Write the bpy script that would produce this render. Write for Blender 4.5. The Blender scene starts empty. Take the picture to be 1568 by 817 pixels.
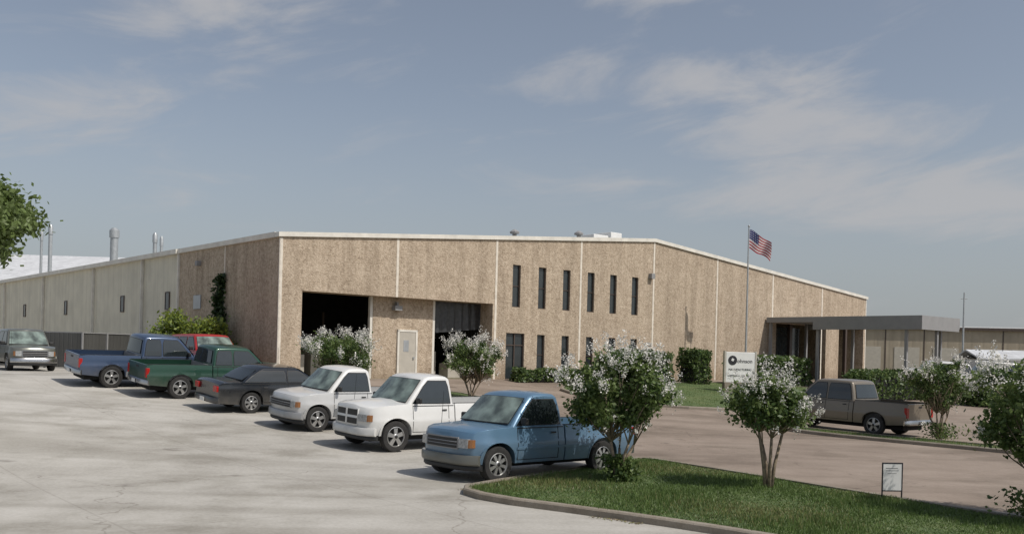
import bpy, bmesh, math, random
import numpy as np
from mathutils import Vector, Matrix
random.seed(7); rng=np.random.default_rng(7)
scene=bpy.context.scene
COL=scene.collection
# ---------------------------------------------------------------- frame of the site
A=math.radians(40.1)
C0=Vector((-10.08,41.0)); WV=Vector((math.cos(A),math.sin(A))); NV=Vector((math.sin(A),-math.cos(A)))
def SD(s,d): 
    p=C0+WV*s+NV*d; return p.x,p.y
def toSD(x,y):
    p=Vector((x,y))-C0; return p.dot(WV),p.dot(NV)
KN=[1.25*(1-k/20.0)**1.6 for k in range(21)]
def gz(d):
    if d<=0: return KN[0]
    if d>=20: return 0.0
    k=int(d); f=d-k
    return KN[k]*(1-f)+KN[k+1]*f
def gxy(x,y): return gz(toSD(x,y)[1])
# ---------------------------------------------------------------- material helpers
def newmat(name):
    m=bpy.data.materials.new(name); m.use_nodes=True
    nt=m.node_tree; b=nt.nodes['Principled BSDF']
    return m,nt,b
def N(nt,t,**kw):
    n=nt.nodes.new(t)
    for k,v in kw.items():
        if k in n.inputs: n.inputs[k].default_value=v
        else: setattr(n,k,v)
    return n
def L(nt,a,b): nt.links.new(a,b)
def c4(c): return (c[0],c[1],c[2],1)
def simple(name,col,rough=0.6,metal=0.0,coat=0.0,var=0.0,scale=3.0,bump=0.0,spec=0.5):
    m,nt,b=newmat(name)
    b.inputs['Roughness'].default_value=rough; b.inputs['Metallic'].default_value=metal
    b.inputs['Coat Weight'].default_value=coat; b.inputs['Specular IOR Level'].default_value=spec
    tc=N(nt,'ShaderNodeTexCoord')
    no=N(nt,'ShaderNodeTexNoise',Scale=scale,Detail=5.0); L(nt,tc.outputs['Object'],no.inputs['Vector'])
    r=N(nt,'ShaderNodeValToRGB')
    r.color_ramp.elements[0].position=.3; r.color_ramp.elements[1].position=.7
    r.color_ramp.elements[0].color=c4([x*(1-var) for x in col]); r.color_ramp.elements[1].color=c4([x*(1+var) for x in col])
    L(nt,no.outputs['Fac'],r.inputs['Fac']); L(nt,r.outputs['Color'],b.inputs['Base Color'])
    if bump>0:
        bp=N(nt,'ShaderNodeBump',Strength=bump,Distance=.02); L(nt,no.outputs['Fac'],bp.inputs['Height']); L(nt,bp.outputs['Normal'],b.inputs['Normal'])
    return m
def paintmat(name,col,metal=.25,rough=.32):
    """car paint with road dust low on the body"""
    m=simple(name,col,rough,metal=metal,coat=.5,var=.05,scale=1.5); nt=m.node_tree; b=nt.nodes['Principled BSDF']
    src=b.inputs['Base Color'].links[0].from_socket
    tc=N(nt,'ShaderNodeTexCoord'); sp=N(nt,'ShaderNodeSeparateXYZ'); L(nt,tc.outputs['Object'],sp.inputs[0])
    n=N(nt,'ShaderNodeTexNoise',Scale=5.0,Detail=6.0); L(nt,tc.outputs['Object'],n.inputs['Vector'])
    mr=N(nt,'ShaderNodeMapRange'); mr.inputs['From Min'].default_value=.95; mr.inputs['From Max'].default_value=.3; mr.inputs['To Max'].default_value=.75; L(nt,sp.outputs['Z'],mr.inputs[0])
    mu=N(nt,'ShaderNodeMath',operation='MULTIPLY'); L(nt,mr.outputs[0],mu.inputs[0]); L(nt,n.outputs['Fac'],mu.inputs[1])
    x=N(nt,'ShaderNodeMix',data_type='RGBA'); x.inputs['B'].default_value=(.16,.145,.12,1); L(nt,mu.outputs[0],x.inputs['Factor']); L(nt,src,x.inputs['A']); L(nt,x.outputs['Result'],b.inputs['Base Color'])
    a=N(nt,'ShaderNodeMath',operation='MULTIPLY_ADD'); a.inputs[1].default_value=.6; a.inputs[2].default_value=rough; L(nt,mu.outputs[0],a.inputs[0]); L(nt,a.outputs[0],b.inputs['Roughness'])
    return m
def layered(name,cols,s1,s2,s3,rough=.85,bump=.3,bd=.02,stretch=(1,1,1),pos=(.3,.5,.7),wts=(.45,.30,.25)):
    m,nt,b=newmat(name); b.inputs['Roughness'].default_value=rough
    tc=N(nt,'ShaderNodeTexCoord'); mp=N(nt,'ShaderNodeMapping'); mp.inputs['Scale'].default_value=stretch
    L(nt,tc.outputs['Object'],mp.inputs['Vector'])
    outs=[]
    for s,dt in ((s1,4),(s2,5),(s3,3)):
        n=N(nt,'ShaderNodeTexNoise',Scale=s,Detail=float(dt),Roughness=.65); L(nt,mp.outputs[0],n.inputs['Vector']); outs.append(n)
    a1=N(nt,'ShaderNodeMath',operation='MULTIPLY'); a1.inputs[1].default_value=wts[0]; L(nt,outs[0].outputs['Fac'],a1.inputs[0])
    a2=N(nt,'ShaderNodeMath',operation='MULTIPLY_ADD'); a2.inputs[1].default_value=wts[1]; L(nt,outs[1].outputs['Fac'],a2.inputs[0]); L(nt,a1.outputs[0],a2.inputs[2])
    a3=N(nt,'ShaderNodeMath',operation='MULTIPLY_ADD'); a3.inputs[1].default_value=wts[2]; L(nt,outs[2].outputs['Fac'],a3.inputs[0]); L(nt,a2.outputs[0],a3.inputs[2])
    r=N(nt,'ShaderNodeValToRGB'); e=r.color_ramp.elements
    e[0].position=pos[0]; e[0].color=c4(cols[0]); e[1].position=pos[2]; e[1].color=c4(cols[2])
    x=e.new(pos[1]); x.color=c4(cols[1])
    L(nt,a3.outputs[0],r.inputs['Fac'])
    L(nt,r.outputs['Color'],b.inputs['Base Color'])
    bp=N(nt,'ShaderNodeBump',Strength=bump,Distance=bd); L(nt,outs[2].outputs['Fac'],bp.inputs['Height']); L(nt,bp.outputs['Normal'],b.inputs['Normal'])
    return m,nt,b,r,tc
def mulby(m,facsock,col,amt=1.0):
    """multiply base colour by col where facsock=1"""
    nt=m.node_tree; b=nt.nodes['Principled BSDF']; src=b.inputs['Base Color'].links[0].from_socket
    f=N(nt,'ShaderNodeMath',operation='MULTIPLY'); f.inputs[1].default_value=amt; L(nt,facsock,f.inputs[0])
    x=N(nt,'ShaderNodeMix',data_type='RGBA',blend_type='MULTIPLY'); x.inputs['B'].default_value=c4(col)
    L(nt,f.outputs[0],x.inputs['Factor']); L(nt,src,x.inputs['A']); L(nt,x.outputs['Result'],b.inputs['Base Color'])
def add_cracks(tup,joint=4.5,crack=.13,rot=A,dark=.55,ja=.28,ca=.5):
    m,nt,b,r,tc=tup
    mp=N(nt,'ShaderNodeMapping'); mp.inputs['Rotation'].default_value=(0,0,-rot); L(nt,tc.outputs['Object'],mp.inputs['Vector'])
    sp=N(nt,'ShaderNodeSeparateXYZ'); L(nt,mp.outputs[0],sp.inputs[0])
    res=[]
    for ax in ('X','Y'):
        q=N(nt,'ShaderNodeMath',operation='PINGPONG'); q.inputs[1].default_value=joint/2; L(nt,sp.outputs[ax],q.inputs[0])
        c=N(nt,'ShaderNodeMath',operation='LESS_THAN'); c.inputs[1].default_value=.02; L(nt,q.outputs[0],c.inputs[0]); res.append(c)
    mx=N(nt,'ShaderNodeMath',operation='MAXIMUM'); L(nt,res[0].outputs[0],mx.inputs[0]); L(nt,res[1].outputs[0],mx.inputs[1])
    mulby(m,mx.outputs[0],(dark,dark*.95,dark*.9),ja)
    nz=N(nt,'ShaderNodeTexNoise',Scale=.8,Detail=4.0); L(nt,tc.outputs['Object'],nz.inputs['Vector'])
    ad=N(nt,'ShaderNodeVectorMath',operation='MULTIPLY_ADD'); ad.inputs[1].default_value=(1.6,1.6,1.6); L(nt,nz.outputs['Color'],ad.inputs[0]); L(nt,tc.outputs['Object'],ad.inputs[2])
    vo=N(nt,'ShaderNodeTexVoronoi',feature='DISTANCE_TO_EDGE',Scale=crack); L(nt,ad.outputs[0],vo.inputs['Vector'])
    lc=N(nt,'ShaderNodeMath',operation='LESS_THAN'); lc.inputs[1].default_value=.0022; L(nt,vo.outputs['Distance'],lc.inputs[0])
    mulby(m,lc.outputs[0],(dark,dark*.95,dark*.9),ca)
    st=N(nt,'ShaderNodeTexNoise',Scale=.30,Detail=7.0,Roughness=.66); L(nt,mp.outputs[0],st.inputs['Vector'])
    rr=N(nt,'ShaderNodeMapRange',interpolation_type='SMOOTHSTEP'); rr.inputs['From Min'].default_value=.48; rr.inputs['From Max'].default_value=.64; L(nt,st.outputs['Fac'],rr.inputs[0]); mulby(m,rr.outputs[0],(.72,.71,.68),.8)
    m2=N(nt,'ShaderNodeMapping'); m2.inputs['Rotation'].default_value=(0,0,-rot-math.radians(20)); m2.inputs['Scale'].default_value=(.07,.8,1); L(nt,tc.outputs['Object'],m2.inputs[0])
    s2=N(nt,'ShaderNodeTexNoise',Scale=1.0,Detail=5.0); L(nt,m2.outputs[0],s2.inputs['Vector'])
    r2=N(nt,'ShaderNodeMapRange',interpolation_type='SMOOTHSTEP'); r2.inputs['From Min'].default_value=.46; r2.inputs['From Max'].default_value=.66; L(nt,s2.outputs['Fac'],r2.inputs[0]); mulby(m,r2.outputs[0],(.76,.75,.73),.75)
    sv=N(nt,'ShaderNodeTexVoronoi',Scale=.6); L(nt,ad.outputs[0],sv.inputs['Vector'])
    r3=N(nt,'ShaderNodeMapRange',interpolation_type='SMOOTHSTEP'); r3.inputs['From Min'].default_value=.14; r3.inputs['From Max'].default_value=.02; L(nt,sv.outputs['Distance'],r3.inputs[0]); mulby(m,r3.outputs[0],(.5,.48,.46),.7)
    return m
M={}
M['lot']=add_cracks(layered('lot_concrete',[(.32,.30,.265),(.425,.405,.365),(.51,.49,.45)],.09,.7,14,rough=.9,bump=.25,pos=(.38,.5,.62)))
M['drive']=add_cracks(layered('drive_concrete',[(.20,.157,.124),(.26,.208,.166),(.32,.262,.215)],.15,.9,14,rough=.9,bump=.25,pos=(.38,.5,.62)),joint=5.2)
M['ground']=layered('ground_dirt',[(.10,.11,.05),(.17,.15,.09),(.25,.22,.15)],.2,1.5,9)[0]
M['grass']=layered('grass_soil',[(.055,.085,.025),(.085,.13,.04),(.15,.17,.065)],.5,2.5,22,bump=.8,bd=.05,pos=(.38,.5,.62))[0]
M['kerb']=layered('kerb_concrete',[(.15,.12,.09),(.25,.215,.17),(.36,.325,.275)],.6,4,30)[0]
M['agg']=layered('aggregate_wall',[(.27,.205,.145),(.45,.36,.265),(.60,.50,.385)],1.4,6.0,13,bump=.8,bd=.045,pos=(.38,.49,.60),wts=(.22,.40,.38))[0]
def streaks(m,amt=.25,sc=(1.6,1.6,.12)):
    nt=m.node_tree
    tc=N(nt,'ShaderNodeTexCoord'); mp=N(nt,'ShaderNodeMapping'); mp.inputs['Scale'].default_value=sc; L(nt,tc.outputs['Object'],mp.inputs[0])
    n=N(nt,'ShaderNodeTexNoise',Scale=1.0,Detail=5.0); L(nt,mp.outputs[0],n.inputs['Vector'])
    r=N(nt,'ShaderNodeMapRange'); r.inputs['From Min'].default_value=.55; r.inputs['From Max'].default_value=.35; L(nt,n.outputs['Fac'],r.inputs[0])
    mulby(m,r.outputs[0],(1-amt,1-amt*1.05,1-amt*1.1),1)
    return m
streaks(M['agg'],.16); streaks(M['agg'],.10,(5,5,.3))
nt=M['agg'].node_tree; tc=N(nt,'ShaderNodeTexCoord'); sp=N(nt,'ShaderNodeSeparateXYZ'); L(nt,tc.outputs['Object'],sp.inputs[0])
r=N(nt,'ShaderNodeMapRange'); r.inputs['From Min'].default_value=2.2; r.inputs['From Max'].default_value=1.2; L(nt,sp.outputs['Z'],r.inputs[0]); mulby(M['agg'],r.outputs[0],(.75,.72,.68),1)
def corr(name,col,per=.3,amt=.2,axis='X'):
    m,nt,b=newmat(name); b.inputs['Roughness'].default_value=.5
    tc=N(nt,'ShaderNodeTexCoord'); sp=N(nt,'ShaderNodeSeparateXYZ'); L(nt,tc.outputs['Object'],sp.inputs[0])
    q=N(nt,'ShaderNodeMath',operation='PINGPONG'); q.inputs[1].default_value=per/2; L(nt,sp.outputs[axis],q.inputs[0])
    mr=N(nt,'ShaderNodeMapRange'); mr.inputs['From Max'].default_value=per*.18; L(nt,q.outputs[0],mr.inputs[0])
    bp=N(nt,'ShaderNodeBump',Strength=.5,Distance=.03); L(nt,mr.outputs[0],bp.inputs['Height']); L(nt,bp.outputs['Normal'],b.inputs['Normal'])
    n=N(nt,'ShaderNodeTexNoise',Scale=.7,Detail=5.0); L(nt,tc.outputs['Object'],n.inputs['Vector'])
    r=N(nt,'ShaderNodeValToRGB'); r.color_ramp.elements[0].position=.3; r.color_ramp.elements[1].position=.7
    r.color_ramp.elements[0].color=c4([x*(1-amt) for x in col]); r.color_ramp.elements[1].color=c4(col); L(nt,n.outputs['Fac'],r.inputs[0]); L(nt,r.outputs[0],b.inputs['Base Color'])
    streaks(m,.12,(2,2,.15))
    return m
M['cream']=corr('cream_metal_siding',(.74,.69,.55),axis='Y')
M['tan']=corr('tan_metal_siding',(.40,.345,.26),per=1.2)
M['whiteroof']=corr('white_metal_roof',(.70,.71,.72),per=1.0)
M['roof']=corr('roof_metal',(.5,.5,.48),per=.6)
M['trim']=simple('white_trim',(.70,.67,.60),.6,var=.12,scale=2)
M['joint']=simple('joint_sealant',(.70,.64,.55),.8,var=.15,scale=3)
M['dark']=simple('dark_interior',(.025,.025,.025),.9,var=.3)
M['glass']=simple('window_glass',(.03,.037,.04),.08,spec=.8,var=.2)
M['frame']=simple('bronze_frame',(.07,.05,.04),.5,var=.1)
M['door']=simple('painted_door',(.45,.42,.36),.6,var=.08)
M['gray']=simple('gray_metal',(.27,.27,.27),.6,var=.06)
M['curt']=simple('smoked_curtain',(.045,.047,.05),.3,var=.4,scale=6)
M['galv']=simple('galvanised',(.42,.44,.45),.45,metal=.5,var=.1)
M['black']=simple('black_plastic',(.02,.02,.02),.55,var=.2)
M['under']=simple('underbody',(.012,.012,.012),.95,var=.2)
M['tire']=simple('tire_rubber',(.028,.027,.026),.9,var=.25,scale=8)
M['rim']=simple('alloy_rim',(.45,.45,.44),.35,metal=.7,var=.12)
M['chrome']=simple('chrome',(.50,.50,.50),.25,metal=.95,var=.12)
M['lamp']=simple('headlamp_lens',(.34,.35,.35),.12,var=.3,scale=20,spec=.9)
M['red']=simple('tail_lamp',(.38,.015,.012),.2,var=.1)
M['amber']=simple('amber_lens',(.26,.12,.05),.25,var=.15)
M['cglass']=simple('car_glass',(.018,.024,.026),.04,spec=1.0,var=.15)
M['wglass']=simple('windshield_glass',(.15,.19,.17),.06,spec=1.0,var=.6,scale=3)
M['bark']=simple('bark',(.24,.19,.135),.9,var=.35,scale=12,bump=.6)
M['fence']=corr('dark_fence',(.085,.085,.08),per=.25)
M['signw']=simple('sign_white',(.72,.72,.70),.5,var=.05)
M['ink']=simple('sign_ink',(.02,.02,.025),.6,var=.05)
def leafmat(name,col,tr=.3):
    m,nt,b=newmat(name); b.inputs['Roughness'].default_value=.5
    oi=N(nt,'ShaderNodeTexCoord'); n=N(nt,'ShaderNodeTexNoise',Scale=7.0,Detail=2.0); L(nt,oi.outputs['Object'],n.inputs['Vector'])
    r=N(nt,'ShaderNodeValToRGB'); r.color_ramp.elements[0].position=.3; r.color_ramp.elements[1].position=.7
    r.color_ramp.elements[0].color=c4([x*.7 for x in col]); r.color_ramp.elements[1].color=c4([x*1.3 for x in col]); L(nt,n.outputs['Fac'],r.inputs[0]); L(nt,r.outputs[0],b.inputs['Base Color'])
    t=N(nt,'ShaderNodeBsdfTranslucent'); L(nt,r.outputs[0],t.inputs['Color'])
    mx=N(nt,'ShaderNodeMixShader'); mx.inputs[0].default_value=tr
    out=nt.nodes['Material Output']; L(nt,b.outputs[0],mx.inputs[1]); L(nt,t.outputs[0],mx.inputs[2]); L(nt,mx.outputs[0],out.inputs[0])
    return m
M['leafd']=leafmat('leaf_dark',(.065,.11,.03)); M['leafl']=leafmat('leaf_light',(.16,.22,.07),.4); M['leafy']=leafmat('leaf_yellow',(.24,.30,.05),.4)
M['hedge']=leafmat('hedge_leaf',(.065,.11,.03)); M['oak']=leafmat('oak_leaf',(.10,.14,.035),.4)
M['ivy']=leafmat('ivy_leaf',(.03,.055,.018))
M['flower']=leafmat('blossom_white',(.74,.72,.67),.25)
M['blade']=leafmat('grass_blade',(.12,.18,.05),.35); M['blade2']=leafmat('grass_blade_dry',(.22,.22,.09),.35)
# ---------------------------------------------------------------- mesh helpers
def link(o,parent=None):
    COL.objects.link(o)
    if parent: o.parent=parent
    return o
def empty(name,mat=None):
    o=bpy.data.objects.new(name,None); COL.objects.link(o); o.empty_display_size=.3
    if mat is not None: o.matrix_world=mat
    return o
def pymesh(name,verts,faces,mats,parent=None,midx=None,smooth=False,ang=None,bevel=0):
    me=bpy.data.meshes.new(name); me.from_pydata([tuple(v) for v in verts],[],[tuple(f) for f in faces])
    if not isinstance(mats,(list,tuple)): mats=[mats]
    for m in mats: me.materials.append(m)
    if midx is not None: me.polygons.foreach_set('material_index',midx)
    bm=bmesh.new(); bm.from_mesh(me); bmesh.ops.recalc_face_normals(bm,faces=bm.faces); bm.to_mesh(me); bm.free()
    if smooth:
        me.polygons.foreach_set('use_smooth',[True]*len(me.polygons))
        if ang: me.set_sharp_from_angle(angle=math.radians(ang))
    me.update()
    o=bpy.data.objects.new(name,me); link(o,parent)
    if bevel:
        b=o.modifiers.new('b','BEVEL'); b.width=bevel; b.segments=2; b.limit_method='ANGLE'; b.angle_limit=math.radians(38)
    return o
BOXF=[(0,1,3,2),(4,6,7,5),(0,4,5,1),(2,3,7,6),(0,2,6,4),(1,5,7,3)]
def boxv(x0,x1,y0,y1,z0,z1): return [(x,y,z) for x in (x0,x1) for y in (y0,y1) for z in (z0,z1)]
def box(name,x0,x1,y0,y1,z0,z1,mat,parent=None,bevel=0): return pymesh(name,boxv(x0,x1,y0,y1,z0,z1),BOXF,mat,parent,bevel=bevel)
def boxes(name,lst,mat,parent=None,bevel=0):
    v=[];f=[]
    for b in lst:
        k=len(v); v+=boxv(*b); f+=[tuple(i+k for i in q) for q in BOXF]
    return pymesh(name,v,f,mat,parent,bevel=bevel)
def tube(verts,faces,pts,rad,n=7):
    pts=[Vector(p) for p in pts]; k0=len(verts)
    for i,p in enumerate(pts):
        t=(pts[min(i+1,len(pts)-1)]-pts[max(i-1,0)]).normalized()
        a=t.cross(Vector((.31,.95,.1))).normalized(); b=t.cross(a)
        for j in range(n):
            q=2*math.pi*j/n; verts.append(p+(a*math.cos(q)+b*math.sin(q))*rad[i])
    for i in range(len(pts)-1):
        for j in range(n):
            faces.append((k0+i*n+j,k0+i*n+(j+1)%n,k0+(i+1)*n+(j+1)%n,k0+(i+1)*n+j))
    faces.append(tuple(k0+j for j in range(n))); faces.append(tuple(k0+(len(pts)-1)*n+j for j in range(n)))
def leafcloud(P,size,asp=1.7):
    n=len(P)
    a=rng.normal(size=(n,3)); a/=np.linalg.norm(a,axis=1)[:,None]
    b=rng.normal(size=(n,3)); 
    b-=a*(a*b).sum(1)[:,None]; b/=np.linalg.norm(b,axis=1)[:,None]
    s=size[:,None]
    v=np.stack([P-a*s*asp/2,P+b*s/2,P+a*s*asp/2,P-b*s/2],1).reshape(-1,3)
    f=np.arange(4*n).reshape(-1,4)
    return v,f
def fastmesh(name,V,F,mats,midx,parent=None):
    me=bpy.data.meshes.new(name); n=len(V); m=len(F); k=F.shape[1]
    me.vertices.add(n); me.vertices.foreach_set('co',V.astype(np.float32).ravel())
    me.loops.add(m*k); me.loops.foreach_set('vertex_index',F.astype(np.int32).ravel())
    me.polygons.add(m); me.polygons.foreach_set('loop_start',np.arange(0,m*k,k,dtype=np.int32)); me.polygons.foreach_set('loop_total',np.full(m,k,dtype=np.int32))
    for x in mats: me.materials.append(x)
    me.polygons.foreach_set('material_index',np.asarray(midx,dtype=np.int32))
    me.update(); me.validate()
    o=bpy.data.objects.new(name,me); return link(o,parent)
# ---------------------------------------------------------------- ground
def sheet(name,poly,mat,h):
    bm=bmesh.new(); vs=[bm.verts.new((s,d,0)) for s,d in poly]; bm.faces.new(vs)
    bmesh.ops.triangulate(bm,faces=bm.faces[:])
    for k in range(21):
        bmesh.ops.bisect_plane(bm,geom=bm.verts[:]+bm.edges[:]+bm.faces[:],plane_co=(0,k,0),plane_no=(0,1,0),dist=1e-5)
    for v in bm.verts:
        s,d=v.co.x,v.co.y; x,y=SD(s,d); v.co=(x,y,gz(round(d,5))+h)
    bm.normal_update()
    for f in bm.faces:
        if f.normal.z<0: f.normal_flip()
    me=bpy.data.meshes.new(name); bm.to_mesh(me); bm.free(); me.materials.append(mat)
    o=bpy.data.objects.new(name,me); return link(o)
sheet('ground',[(-700,-900),(700,-900),(700,300),(-700,300)],M['ground'],0)
sheet('parking_lot',[(-75,-90),(-1,-90),(-1,75),(-75,75)],M['lot'],.004)
sheet('driveway_road',[(-1,0.0),(11.2,0.0),(11.2,75),(-1,75)],M['drive'],.004)
sheet('side_parking_pavement',[(11.2,0),(90,0),(90,75),(11.2,75)],M['drive'],.004)
def resample(poly,step=.45,smooth=2):
    pts=[Vector(p) for p in poly]
    for _ in range(smooth):
        q=[]
        for i in range(len(pts)):
            a=pts[i]; b=pts[(i+1)%len(pts)]; q+= [a*.75+b*.25,a*.25+b*.75]
        pts=q
    out=[]
    for i in range(len(pts)):
        a=pts[i]; b=pts[(i+1)%len(pts)]; n=max(1,int((b-a).length/step))
        out+=[a.lerp(b,k/n) for k in range(n)]
    return out
def inset(pts,w):
    ar=sum(pts[i].x*pts[(i+1)%len(pts)].y-pts[(i+1)%len(pts)].x*pts[i].y for i in range(len(pts)))
    sg=1 if ar>0 else -1; out=[]
    for i,p in enumerate(pts):
        t=(pts[(i+1)%len(pts)]-pts[i-1]).normalized(); out.append(p+Vector((-t.y,t.x))*w*sg)
    return out
def inpoly(pts,x,y):
    c=False; n=len(pts); j=n-1
    for i in range(n):
        if (pts[i].y>y)!=(pts[j].y>y) and x<(pts[j].x-pts[i].x)*(y-pts[i].y)/(pts[j].y-pts[i].y)+pts[i].x: c=not c
        j=i
    return c
def island(name,poly,blades,kname='kerb',smooth=2,litter=0):
    pts=resample(poly,smooth=smooth); inn=inset(pts,.16); n=len(pts)
    V=[];F=[]
    for p,q in zip(pts,inn):
        for (s,d,h) in ((p.x,p.y,0.0),(p.x,p.y,.10),(p.x*.85+q.x*.15,p.y*.85+q.y*.15,.125),(q.x,q.y,.125),(q.x,q.y,0.02)):
            x,y=SD(s,d); V.append((x,y,gz(d)+h))
    for i in range(n):
        j=(i+1)%n
        for k in range(4): F.append((i*5+k,j*5+k,j*5+k+1,i*5+k+1))
    pymesh(kname,V,F,M['kerb'])
    g=sheet(name,[(p.x,p.y) for p in inset(pts,.12)],M['grass'],.09)
    if litter:   # dry leaves and soil collected in the gutter
        out=inset(pts,-.16); P=[]
        for _ in range(litter):
            i=random.randrange(n); t=abs(random.gauss(0,.6)); a=pts[i].lerp(pts[(i+1)%n],random.random()); o_=(out[i]-pts[i]); c=a+o_*(t+.05)
            if math.sin(i*.37)+math.sin(i*.13+1)<.1: continue
            x,y=SD(c.x,c.y); P.append((x,y,gz(c.y)+.012))
        P=np.array(P); v,f=leafcloud(P,rng.uniform(.01,.035,len(P))); v[:,2]=np.clip(v[:,2],P[:,2].repeat(4)-.003,P[:,2].repeat(4)+.012)
        fastmesh('gutter_litter',v,f,[M['blade2'],M['bark']],rng.integers(0,2,len(f)),parent=g)
    if blades:
        ed=inset(pts,.10); xs=[p.x for p in inn]; ys=[p.y for p in inn]; P=[]
        while len(P)<blades:
            s=random.uniform(min(xs),max(xs)); d=random.uniform(min(ys),max(ys))
            if inpoly(ed,s,d):
                x,y=SD(s,d); 
                P.append((x,y,gz(d)+.09))
        P=np.array(P); m=len(P)
        hgt=rng.uniform(.03,.075,m)*(1+.6*np.sin(P[:,0]*1.7)*np.cos(P[:,1]*1.3)); an=rng.uniform(0,6.28,m); wd=rng.uniform(.006,.013,m)
        dx=np.cos(an)*wd; dy=np.sin(an)*wd; ln=rng.normal(size=(m,2))*.02
        V=np.stack([P+np.c_[dx,dy,0*dx],P-np.c_[dx,dy,0*dx],P+np.c_[ln[:,0],ln[:,1],hgt]],1).reshape(-1,3)
        dry=np.sin(P[:,0]*.9+1)*np.sin(P[:,1]*1.1)+rng.normal(size=m)*.5
        fastmesh('grass_blades',V,np.arange(3*m).reshape(-1,3),[M['blade'],M['blade2']],(dry>.75).astype(int),parent=g)
    return g
island('grass_island',[(-8.6,23.9),(-6.5,23.2),(-4.5,22.9),(-0.7,21.3),(-1.0,24),(-1.4,27),(-2,31.5),(-2.3,40),(-6.0,40),(-7.0,31),(-7.4,28)],80000,litter=6000)
island('grass_verge',[(11.2,16.5),(12.6,16.5),(12.5,26),(12.2,44),(10.6,44),(10.9,26)],9000)
island('front_lawn',[(12,3.0),(22,1.6),(34,1.8),(34,8.5),(26,11.5),(17,12.5),(12.5,10)],14000)
island('planting_bed',[(-3.0,3.5),(6,3.5),(6,8.5),(-3,8.5)],2000)
# ---------------------------------------------------------------- main building
BM=Matrix.Translation((C0.x,C0.y,0))@Matrix.Rotation(A,4,'Z')
bld=empty('industrial_building',BM)
E=7.45; R=9.5; Z0=1.0; W8=48.0; DEP=95.0
def top(s): return E+(R-E)*(1-abs(s-24)/24)
def holewall(name,outline,holes,y0,y1,mat,parent):
    v=[];n=len(outline)
    for y in (y0,y1): v+=[(x,y,z) for x,z in outline]
    f=[tuple(range(n)),tuple(range(n,2*n))]+[(i,(i+1)%n,n+(i+1)%n,n+i) for i in range(n)]
    o=pymesh(name,v,f,mat,parent)
    c=boxes(name+'_cut',[(a,b,y0-.5,y1+.5,z0,z1) for a,b,z0,z1 in holes],mat)
    c.matrix_world=BM
    bpy.context.view_layer.update()
    md=o.modifiers.new('bool','BOOLEAN'); md.object=c; md.operation='DIFFERENCE'; md.solver='EXACT'
    dg=bpy.context.evaluated_depsgraph_get(); me=bpy.data.meshes.new_from_object(o.evaluated_get(dg))
    o.modifiers.clear(); o.data=me; bpy.data.objects.remove(c)
    return o
wins=[2.228,2.527,2.824,3.134,3.432,3.734]
holes=[(1.09,11.82,Z0-1,5.1)]
for n in wins: holes.append((n*6-.27,n*6+.27,5.0,7.2))
for n in wins[1:]: holes.append((n*6-.27,n*6+.27,1.5,3.62))
holes.append((12.75,14.0,Z0-1,3.65))
holes+= [(36.5,42.6,Z0-1,5.1),(44.3,47.7,Z0-1,5.1)]
holewall('front_wall',[(0,Z0),(W8,Z0),(W8,E),(24,R),(0,E)],holes,0,.3,M['agg'],bld)
ml,mrr=5.15,8.6
box('recess_wall',ml,mrr,.7,.95,Z0,5.3,M['agg'],bld)
boxes('recess_soffit',[(0.9,12.0,.3,1.1,5.1,5.3),(0.9,1.09,.3,1.1,Z0,5.1),(11.82,12.0,.3,1.1,Z0,5.1)],M['agg'],bld)
boxes('door_jamb',[(ml-.14,ml,.72,.9,Z0,5.1),(mrr,mrr+.14,.72,.9,Z0,5.1),(1.09,1.2,.4,.6,Z0,5.1)],M['trim'],bld)
dx0=6.62
box('personnel_door',dx0,dx0+.95,.64,.70,1.25,3.5,M['door'],bld,bevel=.01)
boxes('personnel_door_frame',[(dx0-.1,dx0,.62,.70,1.25,3.6),(dx0+.95,dx0+1.05,.62,.70,1.25,3.6),(dx0-.1,dx0+1.05,.62,.70,3.5,3.6)],M['trim'],bld)
boxes('personnel_door_hardware',[(dx0+.8,dx0+.87,.58,.64,2.2,2.3),(dx0+.25,dx0+.55,.632,.64,2.55,3.1)],M['galv'],bld)
boxes('wall_light',[(6.2,6.6,.4,.7,4.5,4.72),(23.55,23.85,-.25,0,7.2,7.5),(6.35,6.45,.5,.7,4.72,4.9)],M['gray'],bld)
boxes('interior_floor',[(0.3,47.7,.3,30,1.0,1.24)],M['kerb'],bld)
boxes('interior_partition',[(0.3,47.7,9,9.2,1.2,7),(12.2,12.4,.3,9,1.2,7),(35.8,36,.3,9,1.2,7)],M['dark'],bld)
boxes('interior_stock',[(1.6,2.6,2.5,3.5,1.24,2.3),(3.2,4.2,3,4.2,1.24,3.0),(9.4,10.2,2.6,3.6,1.24,2.6),(10.4,11.4,1.8,2.6,1.24,2.0)],M['door'],bld,bevel=.03)
boxes('interior_rack',[(1.3,1.4,2.0,2.1,1.24,4.4),(4.6,4.7,4.5,4.6,1.24,4.4),(1.3,4.7,4.5,4.6,3.2,3.32),(1.3,4.7,4.5,4.6,2.2,2.3)],M['frame'],bld)
V=[];F=[]
for i in range(25):
    s=mrr+.14+(11.82-mrr-.14)*i/24; zb_=3.5+.3*(i/24)
    for z,y in ((5.1,1.0),(4.4,1.0+.04*math.sin(i*1.7)),(zb_,1.02+.07*math.sin(i*1.7))): V.append((s,y,z))
for i in range(24):
    for k in range(2): F.append((i*3+k,(i+1)*3+k,(i+1)*3+k+1,i*3+k+1))
pymesh('raised_curtain',V,F,M['curt'],bld,smooth=True)
g=[];fr=[]
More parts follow.
